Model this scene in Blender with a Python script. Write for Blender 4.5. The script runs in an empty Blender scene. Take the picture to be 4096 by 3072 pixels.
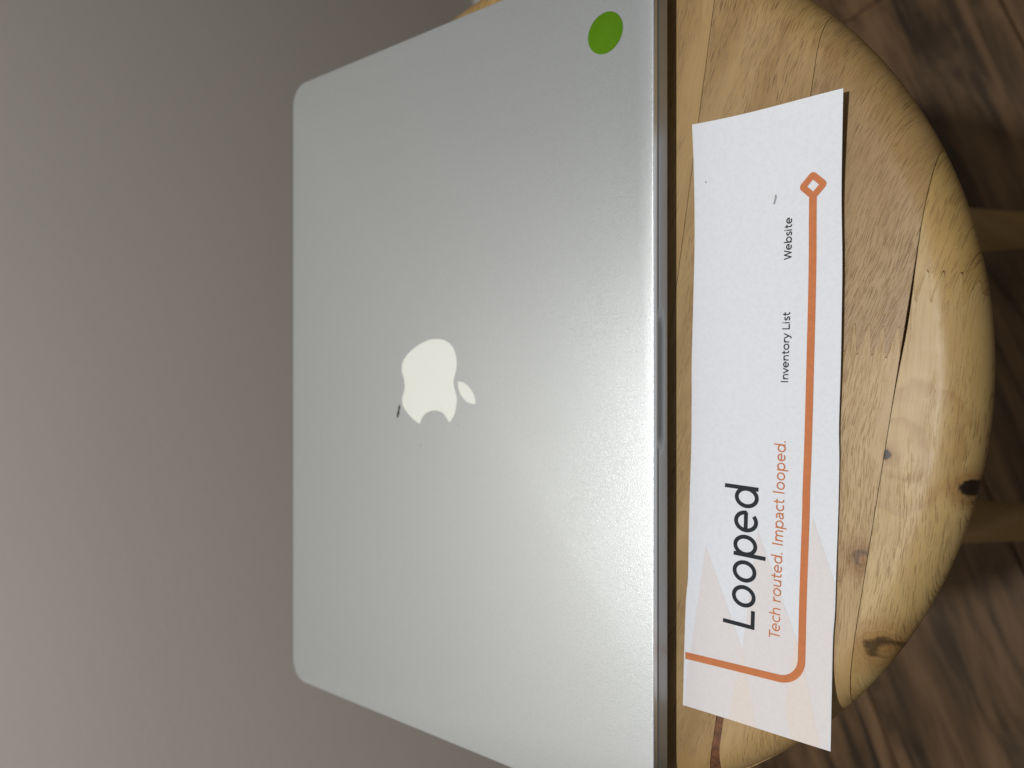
import bpy, bmesh, math, random
from mathutils import Vector, Matrix

# ------------------------------------------------------------------ camera, light, exposure
sc = bpy.context.scene
col = sc.collection
FPX, TH, CZ = 3140.0, math.radians(49.84), 0.26044
VIEW = Vector((0, math.cos(TH), -math.sin(TH)))
DOWN = Vector((0, -math.sin(TH), -math.cos(TH)))
CAM = Vector((0, 0, CZ))
cd = bpy.data.cameras.new('camera')
cd.sensor_width = 36.0
cd.lens = FPX / 4096 * 36.0
cd.clip_start, cd.clip_end = 0.01, 50
cd.dof.use_dof = True
cd.dof.focus_distance = 0.265
cd.dof.aperture_fstop = 9.5
co = bpy.data.objects.new('camera', cd)
# the phone was turned: picture right is the viewer's down, picture up is the viewer's right
R = Matrix((DOWN, Vector((1, 0, 0)), -VIEW)).transposed()
co.matrix_world = Matrix.Translation(CAM) @ R.to_4x4()
col.objects.link(co)
sc.camera = co

w = bpy.data.worlds.new('World')
sc.world = w
w.use_nodes = True
bg = w.node_tree.nodes['Background']
bg.inputs[0].default_value = (1.0, 0.985, 0.95, 1)
bg.inputs[1].default_value = 0.115

ld = bpy.data.lights.new('ceiling_lamp', 'AREA')
ld.shape = 'DISK'
ld.size = 0.06
ld.energy = 8.8
ld.color = (1.0, 0.99, 0.97)
lo = bpy.data.objects.new('ceiling_lamp', ld)
lo.location = (-0.045, 0.12, 1.15)
col.objects.link(lo)

sc.view_settings.view_transform = 'Standard'
sc.view_settings.look = 'None'
sc.view_settings.exposure = 0.0
sc.view_settings.gamma = 1.0


# ------------------------------------------------------------------ helpers
def at(x, y, z=0.0):
    """point on the level z that the photograph shows at pixel x, y (4096 x 3072)"""
    r = VIEW * FPX + DOWN * (x - 2048) + Vector((1, 0, 0)) * (1536 - y)
    return CAM + r * ((z - CZ) / r.z)


def link(name, verts, faces, mat, parent=None, smooth=None, loc=None):
    me = bpy.data.meshes.new(name)
    me.from_pydata([tuple(v) for v in verts], [], faces)
    me.update()
    bm = bmesh.new()
    bm.from_mesh(me)
    bmesh.ops.recalc_face_normals(bm, faces=bm.faces)
    bm.to_mesh(me)
    bm.free()
    if mat:
        me.materials.append(mat)
    if smooth is not None:
        for p in me.polygons:
            p.use_smooth = True
        me.set_sharp_from_angle(angle=math.radians(smooth))
    o = bpy.data.objects.new(name, me)
    col.objects.link(o)
    if parent:
        o.parent = parent
    if loc:
        o.location = loc
    return o


def empty(name, loc, label, cat):
    o = bpy.data.objects.new(name, None)
    o.location = loc
    o.empty_display_size = 0.05
    col.objects.link(o)
    o['label'] = label
    o['category'] = cat
    return o


def spline(pts, n=6, closed=False):
    out = []
    k = len(pts)
    rng = range(k) if closed else range(k - 1)
    for i in rng:
        if closed:
            a, b, c, d = (pts[(i + j) % k] for j in (-1, 0, 1, 2))
        else:
            b, c = pts[i], pts[i + 1]
            a = pts[i - 1] if i else (2 * b[0] - c[0], 2 * b[1] - c[1])
            d = pts[i + 2] if i + 2 < k else (2 * c[0] - b[0], 2 * c[1] - b[1])
        for j in range(n):
            t = j / n
            out.append(tuple(0.5 * (2 * b[q] + (c[q] - a[q]) * t + (2 * a[q] - 5 * b[q] + 4 * c[q] - d[q]) * t * t
                                    + (3 * b[q] - a[q] - 3 * c[q] + d[q]) * t ** 3) for q in (0, 1)))
    if not closed:
        out.append(tuple(pts[-1]))
    return out


def smoothstep(a, b, x):
    t = min(1, max(0, (x - a) / (b - a)))
    return t * t * (3 - 2 * t)


class NT:
    """small node-graph writer"""
    def __init__(self, name):
        self.m = bpy.data.materials.new(name)
        self.m.use_nodes = True
        self.t = self.m.node_tree
        self.n = self.t.nodes
        self.b = self.n['Principled BSDF']

    def node(self, kind, **kw):
        nd = self.n.new('ShaderNode' + kind)
        ins = kw.pop('ins', {})
        for k, v in kw.items():
            setattr(nd, k, v)
        for k, v in ins.items():
            self.set(nd.inputs[k], v)
        return nd

    def set(self, sock, v):
        if isinstance(v, bpy.types.NodeSocket):
            self.t.links.new(v, sock)
        elif isinstance(v, bpy.types.Node):
            self.t.links.new(v.outputs[0], sock)
        elif isinstance(v, (tuple, list)) and len(v) == 3 and sock.type == 'RGBA':
            sock.default_value = (*v, 1)
        else:
            sock.default_value = v

    def math(self, op, a, b=0.0, c=0.0, clamp=False):
        nd = self.node('Math', operation=op, use_clamp=clamp)
        for i, v in enumerate((a, b, c)):
            self.set(nd.inputs[i], v)
        return nd.outputs[0]

    def vmath(self, op, a, b=None, out=0):
        nd = self.node('VectorMath', operation=op)
        self.set(nd.inputs[0], a)
        if b is not None:
            self.set(nd.inputs[1], b)
        return nd.outputs[out]

    def mix(self, f, a, b):
        nd = self.node('Mix', data_type='RGBA')
        self.set(nd.inputs[0], f)
        self.set(nd.inputs[6], a)
        self.set(nd.inputs[7], b)
        return nd.outputs[2]

    def ramp(self, f, lo, hi):
        nd = self.node('MapRange', interpolation_type='SMOOTHSTEP')
        for i, v in enumerate((f, lo, hi, 0.0, 1.0)):
            self.set(nd.inputs[i], v)
        return nd.outputs[0]

    def noise(self, vec, scale=5.0, detail=3.0, rough=0.5, dist=0.0):
        nd = self.node('TexNoise')
        for k, v in (('Vector', vec), ('Scale', scale), ('Detail', detail), ('Roughness', rough), ('Distortion', dist)):
            self.set(nd.inputs[k], v)
        return nd.outputs[0]

    def objco(self):
        return self.node('TexCoord').outputs['Object']

    def bump(self, h, strength, dist):
        nd = self.node('Bump')
        nd.inputs['Strength'].default_value = strength
        nd.inputs['Distance'].default_value = dist
        self.set(nd.inputs['Height'], h)
        self.set(self.b.inputs['Normal'], nd.outputs[0])

    def put(self, **kw):
        names = dict(color='Base Color', rough='Roughness', metal='Metallic', spec='Specular IOR Level',
                     coat='Coat Weight', coat_rough='Coat Roughness')
        for k, v in kw.items():
            self.set(self.b.inputs[names[k]], v)
        return self.m


# ------------------------------------------------------------------ materials
def mat_aluminium(name, base, rough, grain, metal):
    g = NT(name)
    p = g.objco()
    fine = g.noise(p, 3300, 2, 0.6)
    mid = g.noise(p, 1100, 2, 0.6)
    broad = g.noise(p, 9, 3, 0.55)
    h = g.math('ADD', fine, g.math('MULTIPLY', mid, 0.15))
    g.bump(h, grain, 0.0004)
    smudge = g.ramp(broad, 0.35, 0.7)
    r = g.math('MULTIPLY_ADD', smudge, 0.03, rough - 0.015)
    r = g.math('MULTIPLY_ADD', g.math('SUBTRACT', fine, 0.5), 0.12, r)
    c = g.mix(g.ramp(fine, 0.3, 0.75), tuple(v * 0.93 for v in base), tuple(min(1, v * 1.05) for v in base))
    return g.put(color=c, rough=r, metal=metal)


def mat_plain(name, color, rough=0.5, spec=0.4, var=0.06, scale=60, bump=0.0):
    g = NT(name)
    p = g.objco()
    n = g.noise(p, scale, 4, 0.6)
    c = g.mix(g.ramp(n, 0.3, 0.7), tuple(v * (1 - var) for v in color), tuple(min(1, v * (1 + var)) for v in color))
    if bump:
        g.bump(g.noise(p, scale * 8, 3, 0.6), bump, 0.0003)
    return g.put(color=c, rough=rough, spec=spec)


def mat_wood(name, ca, cb, pore, ang, seed, knots=(), pore_amt=0.75, swirl=()):
    """rubberwood: long grain, short dark pores, knots given as (x, y, radius, darkness)"""
    ca, cb = tuple(v * .89 for v in ca), tuple(v * .89 for v in cb)
    g = NT(name)
    p = g.objco()
    warp = g.noise(p, 14 + seed % 3, 2, 0.5)
    rot = g.node('VectorRotate', rotation_type='Z_AXIS')
    g.set(rot.inputs['Vector'], p)
    rot.inputs['Angle'].default_value = -ang
    q = g.vmath('ADD', rot.outputs[0], (seed * 1.37, seed * 0.61, seed * 0.23))
    sep = g.node('SeparateXYZ')
    g.set(sep.inputs[0], q)
    s, t = sep.outputs[0], sep.outputs[1]
    # grain lines bend round every knot
    bend = g.math('MULTIPLY', g.math('SUBTRACT', warp, 0.5), 0.012)
    t = g.math('ADD', t, bend)
    core = ring = None
    flat = g.vmath('MULTIPLY', p, (1, 1, 0))
    wob = g.math('SUBTRACT', g.noise(flat, 210, 3, 0.55), 0.5)
    for (kx, ky, kr, dark, hollow) in knots:
        d = g.vmath('DISTANCE', flat, (kx, ky, 0), out=1)
        dn = g.math('ADD', d, g.math('MULTIPLY', wob, kr * 1.5))
        k = g.math('SUBTRACT', 1.0, g.ramp(dn, kr * 0.62, kr * 1.0))
        if hollow:
            off = g.vmath('DISTANCE', flat, (kx - kr * .25, ky - kr * .3, 0), out=1)
            k = g.math('MULTIPLY', k, g.ramp(off, kr * 0.30, kr * 0.75))
        k = g.math('MULTIPLY', k, dark)
        halo = g.math('SUBTRACT', 1.0, g.ramp(dn, kr * 0.7, kr * 3.0))
        rings = g.noise(g.node('CombineXYZ', ins={0: g.math('MULTIPLY', dn, 900.0), 1: g.math('MULTIPLY', wob, 1.5)}), 1.0, 2, 0.5)
        rg = g.math('MULTIPLY', halo, g.math('MULTIPLY_ADD', rings, 1.1, 0.12))
        core = k if core is None else g.math('MAXIMUM', core, k)
        ring = rg if ring is None else g.math('MAXIMUM', ring, rg)
    for (kx, ky, kr) in swirl:
        d = g.vmath('DISTANCE', flat, (kx, ky, 0), out=1)
        dn = g.math('ADD', d, g.math('MULTIPLY', g.math('SUBTRACT', g.noise(flat, 55, 3, 0.5), 0.5), kr * 1.3))
        band = g.math('MULTIPLY', g.ramp(dn, kr * 0.72, kr), g.math('SUBTRACT', 1.0, g.ramp(dn, kr, kr * 1.1)))
        band = g.math('MULTIPLY', band, 0.30)
        ring = band if ring is None else g.math('MAXIMUM', ring, band)

    def comb(ks, kt):
        c = g.node('CombineXYZ')
        g.set(c.inputs[0], g.math('MULTIPLY', s, ks))
        g.set(c.inputs[1], g.math('MULTIPLY', t, kt))
        g.set(c.inputs[2], seed * 3.1)
        return c.outputs[0]
    broad = g.noise(comb(9, 70), 1.0, 4, 0.6)
    fine = g.noise(comb(40, 900), 1.0, 3, 0.6)
    porn = g.noise(comb(170, 4600), 1.0, 1.0, 0.4)
    porl = g.noise(comb(120, 1900), 1.0, 1.0, 0.4)
    fig = g.noise(comb(11, 34), 1.0, 4, 0.6, 2.2)
    zone = g.noise(comb(16, 90), 1.0, 2, 0.5)
    pores = g.math('MULTIPLY', g.math('MAXIMUM', g.ramp(porn, 0.575, 0.66), g.ramp(porl, 0.69, 0.75)), g.ramp(zone, 0.34, 0.58))
    blot = g.noise(p, 38, 3, 0.6)
    c = g.mix(g.ramp(broad, 0.28, 0.72), ca, cb)
    c = g.mix(g.math('MULTIPLY', g.ramp(fine, 0.4, 0.8), 0.22), c, tuple(v * 0.66 for v in ca))
    c = g.mix(g.math('MULTIPLY', g.ramp(blot, 0.45, 0.8), 0.30), c, tuple(min(1, v * 1.12) for v in cb))
    c = g.mix(g.math('MULTIPLY', g.ramp(fig, 0.48, 0.62), 0.30), c, (ca[0] * 0.80, ca[1] * 0.72, ca[2] * 0.58))
    # thicker golden varnish soaked into the rounded rim
    rim = g.ramp(g.math('ADD', g.vmath('LENGTH', flat, out=1), g.math('MULTIPLY', wob, .006)), 0.158, 0.174)
    c = g.mix(g.math('MULTIPLY', rim, 0.35), c, (cb[0] * 0.93, cb[1] * 0.86, cb[2] * 0.5))
    if ring is not None:
        c = g.mix(ring, c, (ca[0] * 0.60, ca[1] * 0.42, ca[2] * 0.25))
    c = g.mix(g.math('MULTIPLY', pores, min(1, pore_amt * 1.0)), c, pore)
    if core is not None:
        c = g.mix(core, c, (0.018, 0.010, 0.006))
    g.bump(g.math('SUBTRACT', g.math('MULTIPLY', fine, 0.35), pores), 0.35, 0.00025)
    r = g.math('MULTIPLY_ADD', g.noise(p, 120, 2, 0.5), 0.16, 0.34)
    return g.put(color=c, rough=r, spec=0.45)


# ------------------------------------------------------------------ floor and wall
FZ = -0.65                                  # floor level; the seat top is level 0
WANG = math.atan(0.400)                     # the wall and the floorboards run at this angle
E1 = Vector((math.cos(WANG), math.sin(WANG), 0))
E2 = Vector((-math.sin(WANG), math.cos(WANG), 0))
WQ = 0.554                                  # distance of the wall along E2


def floor_mat(i):
    rnd = random.Random(40 + i)
    g = NT('floorboard_wood_%d' % i)
    p = g.objco()
    mp = g.node('Mapping')
    g.set(mp.inputs['Vector'], p)
    mp.inputs['Location'].default_value = (rnd.random() * 9, rnd.random() * 9, 0)
    mp.inputs['Scale'].default_value = (5, 34, 5)
    n1 = g.noise(mp.outputs[0], 1.0, 5, 0.62, 0.4)
    mp2 = g.node('Mapping')
    g.set(mp2.inputs['Vector'], p)
    mp2.inputs['Location'].default_value = (rnd.random() * 9, rnd.random() * 9, 0)
    mp2.inputs['Scale'].default_value = (3.2, 75, 5)
    n2 = g.noise(mp2.outputs[0], 1.0, 3, 0.5, 0.8)
    n3 = g.noise(p, 14, 4, 0.6)
    k = 1.12 + 0.3 * rnd.random()
    c = g.mix(g.ramp(n1, 0.32, 0.68), (0.036 * k, 0.020 * k, 0.009 * k), (0.180 * k, 0.104 * k, 0.050 * k))
    c = g.mix(g.math('MULTIPLY', g.ramp(n3, 0.5, 0.75), 0.4), c, (0.18 * k, 0.115 * k, 0.065 * k))
    c = g.mix(g.math('MULTIPLY', g.ramp(n2, 0.60, 0.70), 0.85), c, (0.022, 0.013, 0.008))
    vo = g.node('TexVoronoi', ins={'Vector': p, 'Scale': 4.6, 'Randomness': 1.0})
    spot = g.math('SUBTRACT', 1.0, g.ramp(vo.outputs['Distance'], 0.03, 0.075))
    c = g.mix(g.math('MULTIPLY', spot, 0.85), c, (0.016, 0.010, 0.007))
    g.bump(g.math('SUBTRACT', n1, g.ramp(n2, 0.62, 0.74)), 0.25, 0.001)
    return g.put(color=c, rough=0.55, spec=0.35)


floor = bpy.data.objects.new('floor', None)
col.objects.link(floor)
floor.location = (0, 0, FZ)
floor.rotation_euler = (0, 0, WANG)
floor['kind'] = 'structure'
fm = [floor_mat(i) for i in range(4)]
BW, g2 = 0.1914, 0.0006
sub = link('subfloor', [(-2, -1.4, -.012), (2, -1.4, -.012), (2, WQ, -.012), (-2, WQ, -.012)], [(0, 1, 2, 3)],
           mat_plain('joint_dark', (0.012, 0.009, 0.007)), floor)


def board(x0, x1, y0, y1, m):
    x0, x1, y0, y1 = x0 + g2, x1 - g2, y0 + g2, y1 - g2
    e = 0.0012
    v = [(x0, y0, -.01), (x1, y0, -.01), (x1, y1, -.01), (x0, y1, -.01),
         (x0, y0, -e), (x1, y0, -e), (x1, y1, -e), (x0, y1, -e),
         (x0 + e, y0 + e, 0), (x1 - e, y0 + e, 0), (x1 - e, y1 - e, 0), (x0 + e, y1 - e, 0)]
    f = [(8, 9, 10, 11)] + [(a, (a + 1) % 4, 4 + (a + 1) % 4, 4 + a) for a in range(4)] \
        + [(4 + a, 4 + (a + 1) % 4, 8 + (a + 1) % 4, 8 + a) for a in range(4)]
    return link('floorboard', v, f, m, floor)


row = 0
cuts = {0: (-.75, .48), 1: (.10, 1.1), 2: (.2, 1.3), -1: (-.55, .67), -2: (-.2, 1.0)}
for row in range(-6, 3):
    y0 = -0.0187 + row * BW
    y1 = min(y0 + BW, WQ - 0.001)
    cs = cuts.get(row, (-.6 + .37 * (row % 3), .6 + .2 * (row % 2)))
    xs = (-2.0,) + cs + (2.0,)
    for k in range(len(xs) - 1):
        if y1 - y0 > 0.02:
            board(xs[k], xs[k + 1], y0, y1, fm[(row * 2 + k) % 4])


def wall_mat():
    g = NT('wall_paint')
    p = g.objco()
    n = g.noise(p, 5, 3, 0.5)
    peel = g.noise(p, 170, 3, 0.55)
    lump = g.noise(p, 40, 2, 0.5)
    c = g.mix(g.ramp(n, 0.3, 0.7), (0.795, 0.752, 0.685), (0.81, 0.765, 0.70))
    g.bump(g.math('MULTIPLY_ADD', lump, 0.7, peel), 0.14, 0.0008)
    return g.put(color=c, rough=0.62, spec=0.25)


def wpt(a, q, z):
    p = E1 * a + E2 * q
    return (p.x, p.y, z)


wall = link('wall', [wpt(a, q, z) for a in (-2, 2) for q in (WQ, WQ + 0.1) for z in (FZ - .02, 1.95)],
            [(0, 1, 5, 4), (2, 3, 7, 6), (0, 2, 3, 1), (4, 5, 7, 6), (1, 3, 7, 5), (0, 4, 6, 2)], wall_mat())
wall['kind'] = 'structure'
wall['label'] = 'plain greige painted wall behind the laptop and stool'
# quarter-round bead at the foot of the wall
prof = [(0, 0)] + [(-0.013 * math.cos(a), 0.013 * math.sin(a)) for a in [i * math.pi / 16 for i in range(9)]]
tv, tf = [], []
for a in (-2, 2):
    tv += [wpt(a, WQ - 0.001 + dq, FZ + 0.001 + dz) for dq, dz in prof]
k = len(prof)
tf = [(i, (i + 1) % k, k + (i + 1) % k, k + i) for i in range(k)] + [tuple(range(k)), tuple(range(k, 2 * k))]
trim = link('skirting_bead', tv, tf, mat_plain('white_trim', (0.78, 0.77, 0.75), 0.4), None, 40)
trim['kind'] = 'structure'

# ------------------------------------------------------------------ the stool
SC = Vector((0.0058, 0.2164, 0))
SR, SA, SB, ST = 0.1750, 0.013, 0.014, 0.028
GA = math.radians(-8.5)
stool = empty('wooden_stool', (SC.x, SC.y, FZ), 'round light wood stool of glued strips with knots, standing on dark floorboards', 'stool')


def seat_z(rho):
    k = max(0.0, min(1.0, (rho - (SR - SA)) / SA))
    return SB * (1 - math.sqrt(max(0, 1 - k * k)))


def seat_xy(s, t):
    return s * math.cos(GA) - t * math.sin(GA), s * math.sin(GA) + t * math.cos(GA)


def to_st(p):
    r = p - SC
    return r.x * math.cos(GA) + r.y * math.sin(GA), -r.x * math.sin(GA) + r.y * math.cos(GA)


def finger(s0, t, ph):
    k = ((t + ph) / 0.0043) % 1.0
    tri = 1 - abs(2 * k - 1)
    tri = min(1, max(0, (tri - 0.12) / 0.76))
    fade = 1 - smoothstep(0.164, 0.170, abs(t))
    return s0 + 0.0098 * (tri - 0.5) * fade


def strip(t0, t1, lo, hi, mat, edge0=None, edge1=None, ph=0.0, tmax=None):
    """one glued piece of the seat: across t0..t1, along from the joint lo to the joint hi (None = the rim)"""
    gap = 0.00010
    a, b = t0 + gap, t1 - gap
    n = max(8, int((b - a) / 0.00045))
    ts = [a + (b - a) * i / n for i in range(n + 1)]
    if t0 <= -SR + 1e-6 or t1 >= SR - 1e-6:
        sgn = -1 if t0 < 0 else 1
        ts = []
        m = 60
        for i in range(m + 1):
            u = math.sin(i / m * math.pi / 2)
            base = b if sgn < 0 else a
            ts.append(base + (sgn * ((tmax or SR) - 1e-5) - base) * u)
        ts.sort()
    ns = 64
    us = [0.5 - 0.5 * math.cos(math.pi * i / ns) for i in range(ns + 1)]
    top, bot = [], []
    for i, t in enumerate(ts):
        ch = math.sqrt(max(0, SR * SR - t * t))
        s_lo = -ch if lo is None else max(-ch, min(ch, finger(lo, t, ph) + gap))
        s_hi = ch if hi is None else max(-ch, min(ch, finger(hi, t, ph) - gap))
        v = (t - a) / (b - a)
        for u in us:
            s = s_lo + (s_hi - s_lo) * u
            tt = t
            if edge0:
                tt += edge0(s) * (1 - v) ** 3
            if edge1:
                tt -= edge1(s) * v ** 3
            dz = seat_z(math.hypot(s, tt))
            x, y = seat_xy(s, tt)
            top.append((x, y, -FZ - dz))
            bot.append((x, y, -FZ - ST + dz))
    nt, m = len(ts), ns + 1
    N = nt * m
    f = []
    for i in range(nt - 1):
        for j in range(ns):
            q = (i * m + j, i * m + j + 1, (i + 1) * m + j + 1, (i + 1) * m + j)
            f.append(q)
            f.append(tuple(N + k for k in reversed(q)))
    for i in (0, nt - 1):
        for j in range(ns):
            f.append((i * m + j, i * m + j + 1, N + i * m + j + 1, N + i * m + j))
    for j in (0, ns):
        for i in range(nt - 1):
            f.append((i * m + j, (i + 1) * m + j, N + (i + 1) * m + j, N + i * m + j))
    me = bpy.data.meshes.new('seat_strip')
    me.from_pydata(top + bot, [], f)
    bm = bmesh.new()
    bm.from_mesh(me)
    bmesh.ops.remove_doubles(bm, verts=bm.verts, dist=1e-6)
    bmesh.ops.dissolve_degenerate(bm, dist=1e-7, edges=bm.edges)
    bmesh.ops.recalc_face_normals(bm, faces=bm.faces)
    bm.to_mesh(me)
    bm.free()
    me.materials.append(mat)
    for p in me.polygons:
        p.use_smooth = True
    me.set_sharp_from_angle(angle=math.radians(40))
    o = bpy.data.objects.new('seat_strip', me)
    o.parent = stool
    col.objects.link(o)
    return o


def kxy(px, py):
    p = at(px, py, -0.001) - SC
    return p.x, p.y


PORE = (0.165, 0.088, 0.034)
tan = ((0.415, 0.262, 0.108), (0.52, 0.346, 0.155))
grey = ((0.36, 0.225, 0.100), (0.45, 0.295, 0.138))
pale = ((0.49, 0.328, 0.145), (0.61, 0.436, 0.212))
yel = ((0.445, 0.285, 0.105), (0.55, 0.370, 0.155))
T3, T2, T1 = -0.1501, -0.1105, -0.0707
J4 = to_st(at(3690, 1143))[0]
J3 = to_st(at(3480, 1360))[0]


def knot(px, py, r, d, hollow=False):
    x, y = kxy(px, py)
    return (x, y, r, d, hollow)


def wood(name, c, ang, seed, knots=(), pore_amt=0.75, swirl=()):
    m = mat_wood(name, c[0], c[1], PORE, GA + math.radians(ang), seed,
                 knots, pore_amt, swirl)
    return m


def bumpf(c, wd, h):
    return lambda s: h * math.exp(-((s - c) / wd) ** 2)


crack = bumpf(to_st(at(3622, 1280))[0], 0.016, 0.0007)
fill_c = lambda s: 0.0013 * smoothstep(-0.07, -0.10, s) + 0.0011 * smoothstep(-0.118, -0.142, s)
sw = at(3590, 1790, 0) - SC
front_l = wood('seat_wood_front_pale', pale, 3, 3, [knot(3868, 1965, .0030, 1.0), knot(3544, 1818, .0019, 1.0),
               knot(3518, 2605, .0050, .75, True)], .6, [(sw.x, sw.y, .010), (sw.x + .002, sw.y - .001, .018)])
front_r = wood('seat_wood_front_tan', yel, -9, 5, (), .7)
strip(-SR, T3, None, J4, front_l, None, crack, .0010)
strip(-SR, T3, J4, None, front_r, None, crack, .0010, math.sqrt(SR * SR - J4 * J4))
strip(T3, T2, None, J3, wood('seat_wood_brown', ((0.445, 0.288, 0.130), (0.54, 0.368, 0.175)), 2, 7,
      [knot(3450, 2230, .0034, .5, True)], .55), None, fill_c)
strip(T3, T2, J3, None, wood('seat_wood_grey', grey, -13, 9, (), .8))
strip(T2, T1, None, None, wood('seat_wood_streaked', ((0.39, 0.248, 0.105), (0.49, 0.328, 0.150)), -9, 11, (), .9), fill_c)
others = [wood('seat_wood_tan', tan, -5, 13, (), .75), wood('seat_wood_pale', pale, 2, 17, (), .5), front_r]
t = T1
for i in range(6):
    t2 = t + 0.0395
    strip(t, t2, None, None, others[i % 3])
    t = t2
strip(t, SR, None, None, others[1])
# brown filler pressed into the wide joint
fv, ff = [], []
for i in range(13):
    s = -0.074 - i * (0.130 - 0.074) / 12
    for tt in (T2 - fill_c(s) - 0.0001, T2 + fill_c(s) + 0.0001):
        x, y = seat_xy(s, tt)
        fv.append((x, y, -FZ - 0.0004 - seat_z(math.hypot(s, tt))))
for s in (-0.133, -0.1345, -0.136):
    for tt in (T2 - fill_c(s) - 0.0001, T2 + fill_c(s) + 0.0001):
        x, y = seat_xy(s, tt)
        fv.append((x, y, -FZ - 0.0004 - seat_z(math.hypot(s, tt))))
nf = len(fv) // 2
fv += [(x, y, z - 0.004) for x, y, z in fv]
M = 2 * nf
for i in range(nf - 1):
    ff.append((2 * i, 2 * i + 1, 2 * i + 3, 2 * i + 2))
    ff.append((M + 2 * i, M + 2 * i + 2, M + 2 * i + 3, M + 2 * i + 1))
    ff.append((2 * i, 2 * i + 2, M + 2 * i + 2, M + 2 * i))
    ff.append((2 * i + 1, M + 2 * i + 1, M + 2 * i + 3, 2 * i + 3))
link('wood_filler', fv, ff, mat_plain('brown_filler', (0.155, 0.065, 0.027), 0.5, var=.4, scale=280, bump=.4), stool)

# legs: tapered, splayed, from under the seat to the floor
legwood = wood('leg_wood', yel, 90, 21, (), .5)


def leg(ang):
    dx, dy = math.sin(ang), -math.cos(ang)
    zt, zb = -FZ - ST - 0.0005, 0.0008
    v, f = [], []
    n = 20
    prof = [(0, .0175), (.04, .0178), (.3, .0165), (.6, .0150), (.95, .0135), (.99, .0130), (1, .0115)]
    for k, r in prof:
        z = zt + (zb - zt) * k
        rr = 0.084 + 0.119 * k
        for i in range(n):
            a = 2 * math.pi * i / n
            v.append((dx * rr + r * math.cos(a), dy * rr + r * math.sin(a), z))
    m = len(prof)
    for j in range(m - 1):
        for i in range(n):
            f.append((j * n + i, j * n + (i + 1) % n, (j + 1) * n + (i + 1) % n, (j + 1) * n + i))
    f += [tuple(range(n)), tuple(range((m - 1) * n, m * n))]
    link('leg', v, f, legwood, stool, 50)


for a in (43, 137, 223, 317):
    leg(math.radians(a))

# ------------------------------------------------------------------ the laptop
LW, LD = 0.3139, 0.2177
LT = 0.0168                                    # top of the lid above the seat
laptop = empty('laptop', (0.0008, 0.14025 + LD / 2, 0), 'closed silver aluminium laptop lying on the round wooden stool', 'laptop')
alu = mat_aluminium('anodised_aluminium', (0.69, 0.725, 0.742), 0.355, 0.22, 0.73)
alu_side = mat_aluminium('aluminium_edge', (0.46, 0.475, 0.485), 0.42, 0.10, 0.35)
rubber = mat_plain('dark_rubber', (0.018, 0.018, 0.02), 0.6)


def outline(wd, dp, r, nside=4, nfront=120, narc=14):
    """rounded rectangle, starting along the front side from left to right"""
    hw, hd = wd / 2, dp / 2
    pts = []
    for i in range(nfront + 1):
        pts.append((-hw + r + (wd - 2 * r) * i / nfront, -hd))
    def arc(cx, cy, a0):
        for i in range(1, narc):
            a = a0 + math.pi / 2 * i / narc
            pts.append((cx + r * math.cos(a), cy + r * math.sin(a)))
    arc(hw - r, -hd + r, -math.pi / 2)
    for i in range(nside + 1):
        pts.append((hw, -hd + r + (dp - 2 * r) * i / nside))
    arc(hw - r, hd - r, 0)
    for i in range(nside * 3 + 1):
        pts.append((hw - r - (wd - 2 * r) * i / (nside * 3), hd))
    arc(-hw + r, hd - r, math.pi / 2)
    for i in range(nside + 1):
        pts.append((-hw, hd - r - (dp - 2 * r) * i / nside))
    arc(-hw + r, -hd + r, math.pi)
    return pts


def slab(name, levels, mat, parent, shape=None, r=0.0105, wd=LW, dp=LD):
    """closed body from rounded-rectangle loops: levels = (z, inset)"""
    v, f = [], []
    for z, ins in levels:
        for (x, y) in outline(wd - 2 * ins, dp - 2 * ins, max(0.0005, r - ins)):
            p = (x, y, z)
            v.append(shape(p) if shape else p)
    n = len(v) // len(levels)
    for k in range(len(levels) - 1):
        for i in range(n):
            f.append((k * n + i, k * n + (i + 1) % n, (k + 1) * n + (i + 1) % n, (k + 1) * n + i))
    f.append(tuple(range(n)))
    f.append(tuple(range((len(levels) - 1) * n, len(levels) * n)))
    return link(name, v, f, mat, parent, 30)


LIDB = LT - 0.0030
lid = slab('lid', [(LIDB, .0006), (LIDB + .0003, .0001), (LIDB + .0006, 0), (LT - .00045, 0), (LT - .00018, .00010), (LT - .00005, .00028), (LT, .0006)], alu, laptop)
lid['label'] = 'brushed silver lid with a white emblem and a few scuffs'
BT = LIDB - 0.00035
NX0, NX1 = at(2630, 1797, .015).x - laptop.location.x, at(2630, 1243, .015).x - laptop.location.x


def scoop(p):
    x, y, z = p
    if y < -LD / 2 + 0.012 and abs(x) < LW / 2 - 0.02:
        g = smoothstep(NX0 - .0004, NX0 + .0030, x) * (1 - smoothstep(NX1 - .0030, NX1 + .0004, x))
        h = smoothstep(BT - .0048, BT, z)
        y += 0.0022 * g * h ** 1.2
    return (x, y, z)


lv = [(BT, .0012), (BT - .0001, .0004), (BT - .0004, .0001)]
lv += [(BT - .0008 - .0005 * i, 0) for i in range(12)]
lv += [(.0066, .0004), (.0056, .0014), (.0046, .0035), (.0038, .007), (.0031, .0125), (.0028, .02), (.0026, .03)]
base = slab('base', lv, alu_side, laptop, scoop)
base['label'] = 'silver base with a thumb notch in its front edge'
# dark gasket in the seam between lid and base
slab('seam_gasket', [(BT - .0002, .0022), (LIDB + .0001, .0022)], rubber, laptop)
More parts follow.
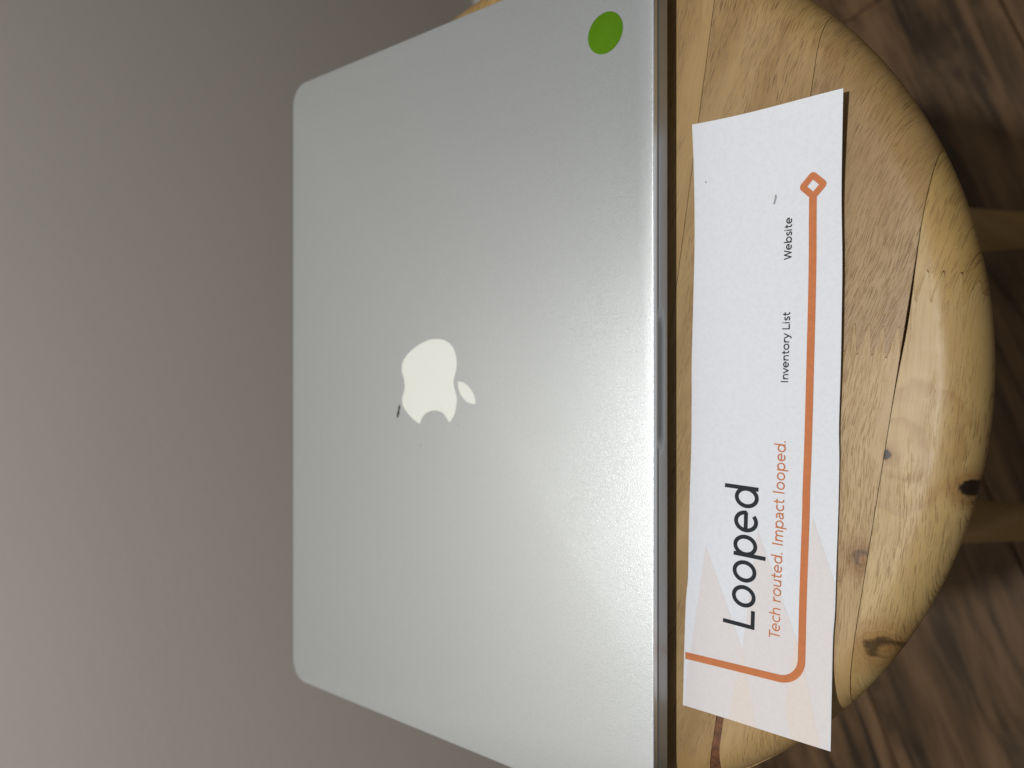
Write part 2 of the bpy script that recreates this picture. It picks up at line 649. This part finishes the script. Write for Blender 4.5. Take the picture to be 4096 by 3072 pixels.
# round rubber feet
for sx in (-1, 1):
    for sy in (-1, 1):
        v, f = [], []
        n = 24
        for z, r in ((.0030, .0075), (.0006, .0075), (.0002, .0068)):
            v += [(sx * .118 + r * math.cos(2 * math.pi * i / n), sy * .076 + r * math.sin(2 * math.pi * i / n), z) for i in range(n)]
        for k in range(2):
            f += [(k * n + i, k * n + (i + 1) % n, (k + 1) * n + (i + 1) % n, (k + 1) * n + i) for i in range(n)]
        f += [tuple(range(n)), tuple(range(2 * n, 3 * n))]
        link('foot', v, f, rubber, laptop, 40)


def inlay(name, pts, mat, parent, h=0.00012, ins=0.00018, z0=LT, n=5, closed_smooth=True, corners=()):
    """thin raised plate with a softened rim; pts in picture pixels of the lid plane"""
    w3 = [at(x, y, LT) - laptop.location for x, y in pts]
    xy = [(p.x, p.y) for p in w3]
    # smooth between corner points only
    if corners:
        segs, cs = [], sorted(corners)
        for a, b in zip(cs, cs[1:] + [cs[0] + len(xy)]):
            seg = [xy[k % len(xy)] for k in range(a, b + 1)]
            segs += spline(seg, n)[:-1]
        xy = segs
    else:
        xy = spline(xy, n, True)
    m = len(xy)
    area = sum(xy[i][0] * xy[(i + 1) % m][1] - xy[(i + 1) % m][0] * xy[i][1] for i in range(m))
    if area < 0:
        xy.reverse()
    inn = []
    for i in range(m):
        a, b = Vector(xy[i - 1]), Vector(xy[(i + 1) % m])
        d = (b - a).normalized()
        inn.append((xy[i][0] - d.y * ins, xy[i][1] + d.x * ins))
    v = [(x, y, z0 - .00006) for x, y in xy] + [(x, y, z0 + h * .6) for x, y in xy] + [(x, y, z0 + h) for x, y in inn]
    f = [(k * m + i, k * m + (i + 1) % m, (k + 1) * m + (i + 1) % m, (k + 1) * m + i) for k in (0, 1) for i in range(m)]
    f += [tuple(range(m)), tuple(range(2 * m, 3 * m))]
    return link(name, v, f, mat, parent, 50)


zs = lambda x, y: (1400 + x * .36157, 1250 + y * .36157)
body = [(775, 1232), (785, 1195), (802, 1160), (830, 1125), (870, 1098), (915, 1085), (950, 1084), (990, 1093), (1030, 1115),
        (1060, 1150), (1080, 1185), (1098, 1218), (1125, 1185), (1150, 1140), (1168, 1085), (1178, 1030), (1183, 980), (1181, 935),
        (1175, 905), (1166, 870), (1157, 840), (1150, 810), (1147, 775), (1150, 738), (1160, 700), (1170, 660), (1178, 610),
        (1182, 560), (1178, 510), (1168, 455), (1150, 405), (1122, 360), (1085, 328), (1040, 304), (990, 294), (945, 293),
        (900, 298), (860, 308), (815, 328), (770, 352), (725, 383), (680, 420), (640, 460), (610, 500), (588, 540), (576, 580),
        (573, 620), (578, 660), (590, 705), (600, 750), (606, 800), (603, 850), (595, 890), (583, 925), (577, 965), (580, 1003),
        (590, 1038), (607, 1070), (632, 1105), (665, 1145), (700, 1180), (738, 1210)]
leaf = [(1195, 765), (1220, 764), (1250, 772), (1285, 792), (1320, 826), (1350, 868), (1372, 910), (1385, 955), (1392, 1010),
        (1360, 1012), (1325, 1002), (1290, 985), (1260, 955), (1230, 915), (1210, 872), (1200, 830), (1195, 795)]
g = NT('white_emblem_plastic')
emblem_mat = g.put(color=(0.86, 0.88, 0.82), rough=0.16, spec=0.5)
emb = inlay('emblem', [zs(*p) for p in body], emblem_mat, lid, corners=(0, 11))
emb['label'] = 'white bitten apple emblem'
inlay('emblem_leaf', [zs(*p) for p in leaf], emblem_mat, lid, corners=(0, 8))

# scuffs: a short black mark beside the emblem and two faint specks
ink = mat_plain('black_scuff', (0.02, 0.022, 0.024), 0.5, var=.5, scale=900)
faint = mat_plain('grey_scuff', (0.22, 0.22, 0.22), 0.5)
inlay('scuff', [zs(*p) for p in [(544, 1025), (556, 1030), (556, 1060), (546, 1085), (549, 1105), (534, 1155), (518, 1158), (522, 1110), (530, 1080), (534, 1050)]],
      ink, lid, h=.00003, ins=.00002, n=3)
inlay('scuff', [zs(*p) for p in [(783, 1466), (789, 1470), (785, 1480), (778, 1482)]], faint, lid, h=.00003, ins=.00001, n=3)
inlay('scuff', [zs(*p) for p in [(1196, 1240), (1202, 1242), (1198, 1250), (1192, 1250)]], faint, lid, h=.00003, ins=.00001, n=3)

# round green sticker: a thing stuck to the lid
sc_ = at(2421, 132, LT)
g = NT('green_paper')
p = g.objco()
gm = g.put(color=g.mix(g.noise(p, 400, 2), (0.080, 0.205, 0.004), (0.095, 0.225, 0.006)), rough=0.8, spec=0.12)
n = 72
v, f = [], []
for z, r in ((.0000, .00762), (.00010, .00762), (.00014, .00757)):
    v += [(r * math.cos(2 * math.pi * i / n), r * math.sin(2 * math.pi * i / n), z + .00002) for i in range(n)]
for k in range(2):
    f += [(k * n + i, k * n + (i + 1) % n, (k + 1) * n + (i + 1) % n, (k + 1) * n + i) for i in range(n)]
f += [tuple(range(n)), tuple(range(2 * n, 3 * n))]
stk = link('round_sticker', v, f, gm, None, 50, (sc_.x, sc_.y, LT))
stk['label'] = 'round green dot sticker near the front corner of the silver lid'
stk['category'] = 'sticker'

# ------------------------------------------------------------------ the printed paper strip
def paper_z(x, y):
    """height of the sheet over the seat: lying flat, its near right corner curling up"""
    k = smoothstep(0.1365, 0.0785, y)
    lift = 0.0050 * math.exp((x - 0.093) / 0.042) * k
    wav = 0.0004 * (1 + math.sin(x * 61 + 0.6)) * k + 0.0003 * math.sin(x * 25 + 2) * k
    left = 0.0012 * smoothstep(-0.085, -0.119, x) * k
    return 0.0006 + lift + max(0, wav) + left


def pp(px, py):
    """picture pixel -> point on the curled sheet"""
    z = 0.001
    for _ in range(12):
        q = at(px, py, z)
        z = paper_z(q.x, q.y)
    return at(px, py, z)


strip_obj = empty('paper_strip', (0, 0, 0), 'white printed paper strip with orange line and text, lying on stool before laptop', 'paper')
g = NT('white_paper')
p = g.objco()
g.bump(g.noise(p, 900, 4, 0.7), 0.15, 0.0002)
paper_mat = g.put(color=g.mix(g.ramp(g.noise(p, 700, 3, .6), .35, .6), (0.775, 0.80, 0.855), (0.805, 0.83, 0.885)), rough=0.75, spec=0.2)
far_edge = [(2732, 2820), (2736, 2640), (2741, 2500), (2750, 2300), (2753, 2318 - 60), (2756, 2150), (2761, 1920), (2764, 1800), (2768, 1600), (2766, 1400),
            (2772, 1200), (2776, 950), (2778, 800), (2775, 640), (2768, 498)]
far_edge = [(2732, 2820), (2737, 2600), (2744, 2400), (2752, 2310), (2755, 2150), (2760, 1950), (2765, 1800), (2767, 1600), (2767, 1450),
            (2772, 1250), (2778, 1000), (2778, 820), (2774, 640), (2768, 498)]
near_edge = [(3322, 3006), (3326, 2800), (3332, 2560), (3340, 2440), (3346, 2250), (3353, 2050), (3357, 1850), (3356, 1700), (3362, 1500),
             (3366, 1300), (3369, 1050), (3366, 800), (3368, 600), (3373, 353)]
fe, ne = spline(far_edge, 8), spline(near_edge, 8)
NL, NC = len(fe), 24
top = []
for i in range(NL):
    a, b = pp(*fe[i]), pp(*ne[i])
    for j in range(NC + 1):
        u = j / NC
        q = a.lerp(b, u)
        # the two short ends are cut very slightly bowed
        if i == NL - 1:
            q.x -= 0.0006 * math.sin(math.pi * u)
        top.append((q.x, q.y, paper_z(q.x, q.y)))
m = NC + 1
N = len(top)
verts = top + [(x, y, z - 0.00013) for x, y, z in top]
faces = []
for i in range(NL - 1):
    for j in range(NC):
        q = (i * m + j, i * m + j + 1, (i + 1) * m + j + 1, (i + 1) * m + j)
        faces += [q, tuple(N + k for k in reversed(q))]
    for j in (0, NC):
        faces.append((i * m + j, (i + 1) * m + j, N + (i + 1) * m + j, N + i * m + j))
for i in (0, NL - 1):
    for j in range(NC):
        faces.append((i * m + j, i * m + j + 1, N + i * m + j + 1, N + i * m + j))
sheet = link('sheet', verts, faces, paper_mat, strip_obj, 40)

orange = mat_plain('orange_ink', (0.60, 0.205, 0.082), 0.7, .2, .05, 500)
ink_m = mat_plain('black_ink', (0.017, 0.021, 0.027), 0.65, .25, .15, 500)
grey_ink = mat_plain('grey_ink', (0.028, 0.028, 0.032), 0.7, .2, .15, 500)
tint_a = mat_plain('pink_tint', (0.775, 0.745, 0.755), 0.75, .2, .02, 700)
tint_b = mat_plain('peach_tint', (0.80, 0.728, 0.69), 0.75, .2, .02, 700)
pencil = mat_plain('pencil', (0.36, 0.36, 0.37), 0.7, .2, .2, 900)


def lay(name, polys, mat, dz, cell=0.0025):
    """flat print laid on the curled sheet; polys = list of (vertices xy, faces)"""
    bm = bmesh.new()
    lvl = 0
    for vs, fs in polys:
        bv = [bm.verts.new((x, y, lvl * 2.0e-6)) for x, y in vs]
        for q in fs:
            try:
                bm.faces.new([bv[k] for k in q])
            except ValueError:
                pass
        lvl += 1
    bmesh.ops.triangulate(bm, faces=bm.faces[:])
    for _ in range(8):
        es = [e for e in bm.edges if e.calc_length() > cell]
        if not es:
            break
        bmesh.ops.subdivide_edges(bm, edges=es, cuts=1)
        bmesh.ops.triangulate(bm, faces=[q for q in bm.faces if len(q.verts) > 3])
    for vtx in bm.verts:
        vtx.co.z += paper_z(vtx.co.x, vtx.co.y) + dz
    for q in bm.faces:
        q.normal_update()
        if q.normal.z < 0:
            q.normal_flip()
    me = bpy.data.meshes.new(name)
    bm.to_mesh(me)
    bm.free()
    me.materials.append(mat)
    o = bpy.data.objects.new(name, me)
    o.parent = strip_obj
    col.objects.link(o)
    return o


def ribbon(pts, wd, closed=False):
    """outline of a stroke of even width along pts -> (verts, quad faces)"""
    k = len(pts)
    vs = []
    for i in range(k):
        P = Vector(pts[i])
        A = Vector(pts[i - 1]) if (i or closed) else None
        B = Vector(pts[(i + 1) % k]) if (i < k - 1 or closed) else None
        if A is None:
            d = (B - P).normalized()
            nrm = Vector((-d.y, d.x))
        elif B is None:
            d = (P - A).normalized()
            nrm = Vector((-d.y, d.x))
        else:
            d1, d2 = (P - A).normalized(), (B - P).normalized()
            n1, n2 = Vector((-d1.y, d1.x)), Vector((-d2.y, d2.x))
            nrm = n1 + n2
            nrm = n1 if nrm.length < 1e-6 else nrm / max(0.35, 1 + n1.dot(n2))
        vs += [tuple(P + nrm * wd / 2), tuple(P - nrm * wd / 2)]
    fs = [(2 * i, 2 * i + 1, 2 * i + 3, 2 * i + 2) for i in range(k - 1)]
    if closed:
        fs.append((2 * k - 2, 2 * k - 1, 1, 0))
    return vs, fs


# pale tint triangles, then the line, then the lettering
q5 = lambda x, y: (2500 + x / 1.386, 2048 + y / 1.386)


def tri(name, pts, mat, dz):
    vs = []
    for q in pts:
        if isinstance(q, float):                # a place along the cut left end of the sheet
            P = pp(2732, 2820).lerp(pp(3322, 3006), q)
            vs.append((P.x + 0.00005, P.y))
            continue
        P = pp(*q5(*q))
        vs.append((P.x, P.y))
    return lay(name, [(vs, [tuple(range(len(vs)))])], mat, dz)


tri('tint_triangle', [(448, 185), (362, 778), (650, 765)], tint_a, .000060)
tri('tint_triangle', [(735, 100), (650, 765), (1000, 900), (968, 760), (922, 625)], tint_a, .000064)
tri('tint_triangle', [(1040, 30), (965, 660), (1000, 900), (1146, 880), (1150, 760), (1163, 395)], tint_a, .000068)
tri('tint_triangle', [(362, 778), (345, 850), 0.01, 0.25, 0.5, 0.75, 0.99, (1146, 880), (1000, 900), (650, 765)], tint_a, .000056)
tri('tint_triangle', [(650, 765), 0.335, 0.53], tint_b, .000085)
tri('tint_triangle', [(945, 690), (886, 1085), 0.76, 0.94, (1000, 900)], tint_b, .000090)

z3 = lambda x, y: (2500 + x / 1.386, y / 1.386)
z4 = lambda x, y: (2500 + x / 1.386, 1024 + y / 1.386)
v2 = lambda q: (lambda P: Vector((P.x, P.y)))(pp(*q))
A0, A1 = v2(q5(335, 794)), v2(q5(800, 908))
B0, B1 = v2(q5(982, 720)), v2(q5(990, 400))
da, db = (A1 - A0).normalized(), (B1 - B0).normalized()
den = da.x * db.y - da.y * db.x
kc = ((B0 - A0).x * db.y - (B0 - A0).y * db.x) / den
corner = A0 + da * kc
turn = da.angle(db)
FR = 0.0078
tan_len = FR * math.tan(turn / 2)
ca_, cb_ = corner - da * tan_len, corner + db * tan_len
nside = Vector((-da.y, da.x))
if nside.dot(db) < 0:
    nside = -nside
cc = ca_ + nside * FR
a0 = math.atan2(ca_.y - cc.y, ca_.x - cc.x)
a1 = math.atan2(cb_.y - cc.y, cb_.x - cc.x)
if a1 - a0 > math.pi:
    a1 -= 2 * math.pi
if a0 - a1 > math.pi:
    a1 += 2 * math.pi
cxy = [tuple(A0.lerp(ca_, i / 14)) for i in range(14)]
cxy += [(cc.x + FR * math.cos(a0 + (a1 - a0) * i / 20), cc.y + FR * math.sin(a0 + (a1 - a0) * i / 20)) for i in range(20)]
run = [q5(987, 500), q5(995, 250), q5(1003, 20), z4(1006, 1300), z4(1015, 1050), z4(1026, 650), z4(1035, 300), z4(1040, 30),
       z3(1041, 1240), z3(1042, 1095)]
cxy += spline([tuple(cb_)] + [tuple(v2(q)) for q in run], 6)
lay('orange_line', [ribbon(cxy, 0.00250)], orange, .000125)
# open diamond at the end of the line
dp_ = lambda x, y: (lambda P: (P.x, P.y))(pp(*z3(x, y)))
cx, cy = dp_(1043, 1029)
tipx = dp_(1046, 936)[0] - cx
tipy = abs(dp_(1121, 1012)[1] - cy)
hd = (tipx + tipy) / 2
rr = 0.0015


def diamond(h, r, n=6):
    pts = []
    for k in range(4):
        a = k * math.pi / 2
        ex, ey = math.cos(a), math.sin(a)
        c = h - r * math.sqrt(2)
        for i in range(n + 1):
            b = a - math.pi / 4 + math.pi / 2 * i / n
            pts.append((cx + ex * c + r * math.cos(b), cy + ey * c + r * math.sin(b)))
    return pts


outp, inp = diamond(hd, rr), diamond(hd * 0.39, 0.00004)
kk = len(outp)
lay('orange_diamond', [(outp + inp, [(i, (i + 1) % kk, kk + (i + 1) % kk, kk + i) for i in range(kk)])], orange, .000140)

# lettering: stroke alphabet, capital height 1
def ell(cx, cy, rx, ry, a0=0, a1=360, n=28):
    return [(cx + rx * math.cos(math.radians(a0 + (a1 - a0) * i / n)), cy + ry * math.sin(math.radians(a0 + (a1 - a0) * i / n))) for i in range(n + 1)]


def closed_ell(*a):
    return ('c', ell(*a)[:-1])


ARCH = [(.10, .40), (.15, .53), (.24, .63), (.36, .662), (.48, .62), (.545, .50), (.555, .38), (.555, .2), (.555, 0)]


def arch(x0, wd):
    return spline([(x0 + (x - .10) * wd / .455, y) for x, y in ARCH], 4)


GL = {
    'L': (.62, [[(.075, 1.0), (.075, .055), (.60, .055)]]),
    'o': (.79, [closed_ell(.375, .36, .285, .315)]),
    'p': (.80, [[(.11, .72), (.11, -.28)], closed_ell(.405, .36, .275, .315)]),
    'd': (.81, [[(.665, 1.06), (.665, 0)], closed_ell(.37, .36, .275, .315)]),
    'b': (.79, [[(.11, 1.06), (.11, 0)], closed_ell(.405, .36, .265, .315)]),
    'e': (.76, [[(.10, .365), (.665, .365)], [(.638, .365)] + ell(.37, .36, .28, .315, 4, 312, 26)]),
    'T': (.58, [[(.0, .945), (.62, .945)], [(.31, .945), (.31, 0)]]),
    'c': (.62, [ell(.37, .36, .28, .315, 48, 312, 24)]),
    'h': (.70, [[(.10, 1.06), (.10, 0)], arch(.10, .455)]),
    'n': (.70, [[(.10, .72), (.10, 0)], arch(.10, .455)]),
    'm': (1.06, [[(.10, .72), (.10, 0)], arch(.10, .405), arch(.505, .405)]),
    'r': (.47, [[(.10, .72), (.10, 0)], spline([(.10, .40), (.16, .54), (.26, .635), (.42, .655)], 4)]),
    'u': (.71, [spline([(.10, .72), (.10, .30), (.13, .15), (.22, .065), (.34, .065), (.46, .14), (.55, .30)], 4), [(.555, .72), (.555, 0)]]),
    't': (.46, [spline([(.18, .94), (.18, .6), (.18, .24), (.21, .11), (.29, .055), (.41, .07)], 4), [(.02, .66), (.41, .66)]]),
    '.': (.34, [[(.11, 0), (.11, .135)]]),
    'I': (.33, [[(.11, 1.0), (.11, 0)]]),
    'l': (.31, [[(.11, 1.06), (.11, 0)]]),
    'i': (.31, [[(.11, .72), (.11, 0)], [(.11, .86), (.11, .99)]]),
    'a': (.66, [spline([(.10, .60), (.20, .65), (.33, .662), (.45, .61), (.505, .48), (.51, .3), (.51, 0)], 4),
                spline([(.51, .41), (.33, .40), (.17, .35), (.085, .22), (.12, .095), (.235, .05), (.39, .10), (.50, .22)], 4)]),
    'v': (.58, [[(.02, .72), (.29, 0)], [(.27, 0), (.54, .72)]]),
    'y': (.58, [[(.02, .72), (.28, .05)], spline([(.54, .72), (.36, .25), (.26, -.02), (.20, -.16), (.12, -.225), (.02, -.22)], 4)]),
    's': (.53, [spline([(.43, .61), (.33, .655), (.21, .65), (.11, .58), (.11, .47), (.21, .39), (.34, .325), (.43, .24), (.42, .12), (.32, .055), (.18, .05), (.05, .10)], 4)]),
    'W': (1.00, [[(.02, 1.0), (.26, 0)], [(.24, 0), (.50, 1.0)], [(.48, 1.0), (.74, 0)], [(.72, 0), (.96, 1.0)]]),
    ' ': (.40, []),
}


def text(name, body, p0, p1, ptop, mat, wt, shear, dz, fit):
    """p0, p1: baseline start and end in the picture, ptop: a capital's top; fit = ink width trimmed from the last advance"""
    P0, P1, PT = pp(*p0), pp(*p1), pp(*ptop)
    ex = Vector((P1.x - P0.x, P1.y - P0.y))
    ln = ex.length
    ex.normalize()
    ey = Vector((-ex.y, ex.x))
    cap = abs((Vector((PT.x - P0.x, PT.y - P0.y))).dot(ey))
    total = sum(GL[c][0] for c in body) - fit
    kx = ln / total
    polys = []
    x = 0.0
    for c in body:
        adv, strokes = GL[c]
        for st in strokes:
            cl = False
            pts = st
            if isinstance(st, tuple):
                cl, pts = True, st[1]
            pts = [((x + a) * kx + shear * b * cap, b * cap) for a, b in pts]
            vs, fs = ribbon(pts, wt * cap, cl)
            polys.append(([(P0.x + ex.x * a + ey.x * b, P0.y + ex.y * a + ey.y * b) for a, b in vs], fs))
        x += adv
    return lay(name, polys, mat, dz)


z7 = lambda x, y: (2700 + x / 2.074, 1850 + y / 2.074)
z8 = lambda x, y: (3000 + x / 1.843, 700 + y / 1.843)
text('title_lettering', 'Looped', z7(658, 1394), z7(694, 208), z7(398, 1338), ink_m, .121, .02, .000130, .075)['label'] = 'large black word Looped'
text('tagline_lettering', 'Tech routed. Impact looped.', z7(868, 1469), z4(892, 1028), z7(779, 1452), orange, .114, .02, .000135, .17)['label'] = \
    'orange line reading Tech routed. Impact looped.'
text('caption_lettering', 'Inventory List', z8(282, 1532), z8(296, 1010), z8(228, 1530), grey_ink, .150, 0, .000130, .03)['label'] = 'black caption Inventory List'
text('caption_lettering', 'Website', z8(306, 620), z8(310, 312), z8(251, 618), grey_ink, .150, 0, .000130, .06)['label'] = 'black caption Website'
# a stray pencil stroke and a dust speck
st = [pp(*z8(*q)) for q in [(189, 148), (190, 165), (184, 190), (177, 216)]]
lay('pencil_mark', [ribbon(spline([(P.x, P.y) for P in st], 4), .0006)], pencil, .00012)
P = pp(2824, 729)
lay('speck', [ribbon([(P.x - .0003, P.y), (P.x + .0003, P.y)], .0005)], pencil, .00012)
